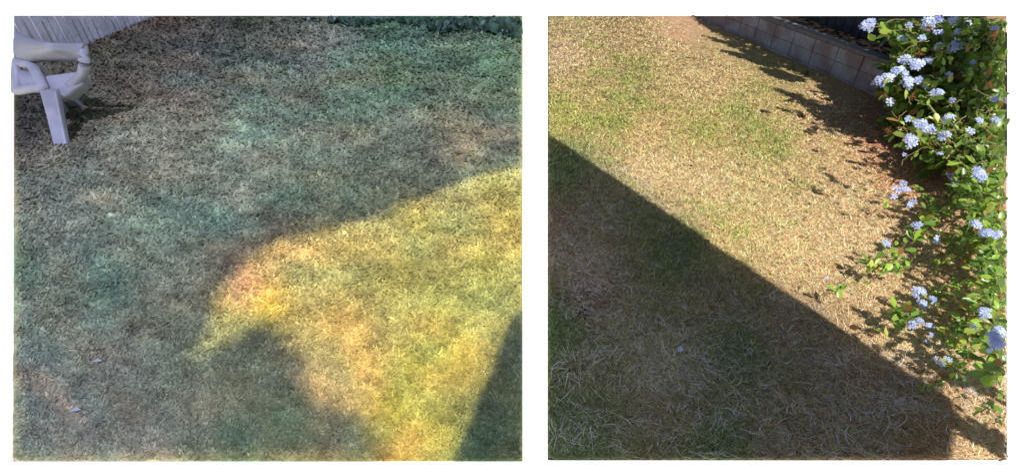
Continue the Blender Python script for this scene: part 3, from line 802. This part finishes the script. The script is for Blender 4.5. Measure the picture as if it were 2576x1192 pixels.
# apron under the front edge, set back slightly
ap0 = curve([Pc(40, 84, .335), Pc(62, 96, .33), Pc(110, 110, .325), Pc(168, 113, .32), Pc(206, 112, .32)], 40)
ap1 = curve([Pc(40, 152, .245), Pc(60, 155, .237), Pc(95, 150, .245), Pc(150, 146, .255), Pc(204, 148, .265)], 40)
mb = MB(); loft([ap0 + np.array([0, .022, -.004]), ap0 + np.array([0, .008, .004]), ap0, ap0 * .8 + ap1 * .2 + np.array([0, -.012, 0]), ap0 * .35 + ap1 * .65 + np.array([0, -.012, 0]), ap1], mb, .012); mb.build('armrest', M_plastic, ch, smooth=True)
# side panel going from the far corner of the seat to the bracket
mb = MB()
mb.tube(list(curve([Pc(206, 116, .31), Pc(212, 150, .27), Pc(208, 185, .22), Pc(178, 218, .17)], 14)), .018, 8)
mb.tube(list(curve([Pc(42, 154, .24), Pc(60, 161, .232), Pc(80, 166, .225), Pc(98, 196, .20), Pc(112, 226, .17)], 16)), .016, 8)
mb.tube(list(curve([Pc(42, 228, .145), Pc(60, 226, .155), Pc(80, 222, .17), Pc(118, 222, .17)], 12)), .018, 8)
mb.tube([Pc(44, 158, .235), Pc(42, 190, .19), Pc(42, 228, .15)], .016, 8)
mb.build('frame', M_plastic, ch, smooth=True)
mb = MB(); loft([curve([Pc(44, 172, .213), Pc(58, 178, .211), Pc(78, 182, .208), Pc(104, 204, .19)], 24), curve([Pc(44, 224, .15), Pc(58, 221, .158), Pc(80, 218, .165), Pc(116, 220, .165)], 24)], mb, .01)
mb.build('seat', M_plastic, ch, smooth=True)
mb = MB(); A_ = [Pc(112, 190, .20), Pc(205, 178, .22), Pc(208, 208, .19), Pc(162, 246, .14), Pc(112, 232, .16)]
ctr = np.mean(A_, axis=0)
V = [tuple(p) for p in A_] + [tuple(p + np.array([.0, .035, -.03])) for p in A_]
mb.add(V, [[0, 1, 2, 3, 4], [9, 8, 7, 6, 5]] + [[i, (i + 1) % 5, 5 + (i + 1) % 5, 5 + i] for i in range(5)])
mb.build('bracket', M_plastic, ch, bevel=.008)
def leg(top, foot, w0, w1):
    mb = MB(); t_, f_ = np.array(top), np.array(foot)
    V = []
    for c_, w in ((t_, w0), ((t_ + f_) / 2, (w0 + w1) / 2 * .96), (f_, w1)):
        for sx, sy in ((-1, -.6), (1, -.6), (.75, .6), (-.75, .6)): V.append(c_ + np.array([sx * w / 2, sy * w / 2, 0]))
    F_ = [[3, 2, 1, 0], [8, 9, 10, 11]] + [[r * 4 + i, r * 4 + (i + 1) % 4, (r + 1) * 4 + (i + 1) % 4, (r + 1) * 4 + i] for r in (0, 1) for i in range(4)]
    mb.add(V, F_); return mb.build('leg', M_plastic, ch, bevel=.006)
leg(Pc(128, 224, .17), Pc(160, 372, .0), .062, .05)
leg(Pc(70, 150, .24), Pc(70, 150, .24) + np.array([0, .12, -.24]), .05, .045)
leg(Pc(62, 128, .27), Pc(62, 128, .27) + np.array([-.01, .03, -.27]), .05, .045)

# pale board fence behind the chair
fA, fB = at(22, 206, cz), at(412, 38, cz)
pf = empty('board_fence', fA, 'pale upright board fence at the far left corner of the raised lawn, behind the chair', 'fence')
M_pale = noisy('pale_fence_boards', (.60, .57, .58), (.78, .74, .76), scale=9, rough=.8, bump=.3, bscale=40)
fl = np.linalg.norm(fB - fA); fd = (fB - fA) / fl; fn = np.array([-fd[1], fd[0], 0])
nb = int(fl / .052)
for k_ in range(nb):
    a = fA + fd * (k_ * .052 + .003); b2 = a + fd * rng.uniform(.042, .048)
    o0 = fn * rng.uniform(.0, .012)
    m_ = MB(); m_.prism([tuple((p + q)[:2]) for p, q in ((a, o0), (b2, o0 * .5), (b2, o0 * .5 + fn * .014), (a, o0 + fn * .014))], cz + .01, cz + 1.3 + rng.uniform(-.01, .01))
    trimmed(m_.build('board', M_pale, pf), True)
m_ = MB(); m_.prism([tuple((p + q)[:2]) for p, q in ((fA, fn * .03), (fB, fn * .03), (fB, fn * .06), (fA, fn * .06))], cz + .05, cz + .09)
trimmed(m_.build('rail', M_pale, pf), True)

# small pale bits lying on the raised lawn
for (x, y) in ((245, 907), (190, 1030)):
    p = at(x, y, cz + .022); mb = MB()
    mb.add([p + np.array(q) for q in ((-.010, -.002, 0), (0, -.004, .001), (.011, 0, 0), (.0, .004, .002))], [[0, 1, 2, 3]], (.75, .75, .75))
    tag(mb.build('leaf_scrap', M_petal, colored=True), 'pale scrap on the raised lawn, ' + ('the upper of two' if y < 1000 else 'the lower of two'), 'scrap', 'pale scraps on the raised lawn')

# ------------------------------------------------------------------ added canopies, unseen overhead, cut to the wanted shade outlines
def canopy(name, polys, zg, mat, thick, label, cat, poles, SZ=2.95):
    r = empty(name, (0, -4, 0), label, cat)
    for k_, poly in enumerate(polys):
        if k_ == 1: SZ = 2.7
        g = [at(x, y, zg) + SUN / SUN[2] * (SZ - zg) for x, y in poly]
        # polygon tessellated by bmesh
        bm = bmesh.new(); vs = [bm.verts.new((p[0], p[1] + 4, p[2])) for p in g]
        f_ = bm.faces.new(vs); bmesh.ops.triangulate(bm, faces=[f_])
        if thick:
            ex = bmesh.ops.extrude_face_region(bm, geom=list(bm.faces))
            for v_ in [e for e in ex['geom'] if isinstance(e, bmesh.types.BMVert)]: v_.co.z += thick
        me = bpy.data.meshes.new('canopy_panel'); bmesh.ops.recalc_face_normals(bm, faces=bm.faces); bm.to_mesh(me); bm.free()
        me.materials.append(mat); o = bpy.data.objects.new('canopy_panel', me); C.objects.link(o); o.parent = r
    for (px_, py_), (gx_, gy_) in poles:
        mb = MB(); mb.tube([(px_, py_, -.01), (px_, py_, SZ + .5)], .04, 10); mb.build('pole', M_post, r, smooth=True)  # poles and thin cables added only to carry the unseen panels
        a = at(gx_, gy_, zg) + SUN / SUN[2] * (SZ - zg)
        mb = MB(); mb.tube([(px_, py_, SZ + .45), a], .0015, 5); mb.build('cable', M_post, r)
    return r
patch_top = [(1330, 422), (1230, 440), (1150, 466), (1060, 506), (1000, 520), (980, 545), (900, 566), (820, 580), (745, 598), (700, 612), (650, 645), (600, 690), (562, 725),
             (548, 760), (548, 795), (538, 835), (508, 872), (478, 908), (520, 892), (560, 868), (618, 838), (645, 818), (685, 815), (712, 830), (738, 865), (778, 892), (790, 922),
             (772, 950), (800, 990), (860, 1008), (905, 1035), (932, 1082), (958, 1112), (972, 1161)]
main = [(36, 1161), (36, 41), (1314, 41)] + patch_top[0:1] + patch_top[1:]
main[3] = (1314, 424)
right_bit = [(1314, 775), (1314, 1161), (1142, 1161), (1152, 1115), (1182, 1060), (1202, 1000), (1240, 920), (1266, 850), (1286, 798)]
canopy('shade_caster_cloth', [main, right_bit], TERR_Z, M_cloth, 0, 'added blue translucent cloth, unseen, cut to the shade outline on the raised lawn', 'shade caster',
       [((-6.5, -4.5), (36, 1161)), ((-6.5, 4.0), (36, 41)), ((.9, -5.5), (972, 1161))], SZ=6.5)
near_shade_poly = [(1378, 1157), (1378, 343), (1600, 491), (1900, 692), (2120, 839), (2300, 958), (2350, 985), (2378, 1005), (2391, 1035), (2388, 1075), (2378, 1120), (2376, 1157)]
canopy('shade_caster_panel', [near_shade_poly], 0.0, M_sail, .05, 'added grey panel, unseen, cut to the shade outline on the near lawn', 'canopy',
       [((5.5, -6.0), (2376, 1157)), ((2.4, -7.0), (1500, 1157))])

b = MB(); b.prism([(-9, -9.2), (9, -9.2), (9, -9.0), (-9, -9.0)], -.01, 3.2)  # wall added behind the camera to hold back sky light
M_blocker = noisy('blocker_stucco', (.16, .14, .12), (.2, .18, .15), scale=6, rough=.95)
hw = empty('sky_blocker', (0, -9, 0), 'added unseen tan stucco wall that blocks low sky light', 'sky_blocker')
b.build('wall', M_blocker, hw)

# ------------------------------------------------------------------ leafy ground cover along the far edge of the raised lawn
for i in range(5200):
    x = rng.uniform(770, 1312); y = rng.uniform(44, 118)
    lim_y = 62 + 34 * max(0, (x - 980) / 330) + 8 * math.sin(x * .03)
    if y > lim_y: continue
    p = at(x, y, TERR_Z + .012); d = np.array([rng.normal(), rng.normal(), abs(rng.normal(0, .7)) + .2])
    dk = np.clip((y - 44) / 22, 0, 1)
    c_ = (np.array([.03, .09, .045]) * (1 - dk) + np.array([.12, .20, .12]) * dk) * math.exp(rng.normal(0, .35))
    sz = rng.uniform(.045, .085)
    tp = p + d / np.linalg.norm(d) * sz
    q = proj(tp)
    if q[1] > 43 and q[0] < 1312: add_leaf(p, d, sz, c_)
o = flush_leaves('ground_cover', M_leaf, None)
tag(o, 'low dark green leafy ground cover along the far edge of the raised lawn', 'ground cover', kind='stuff')
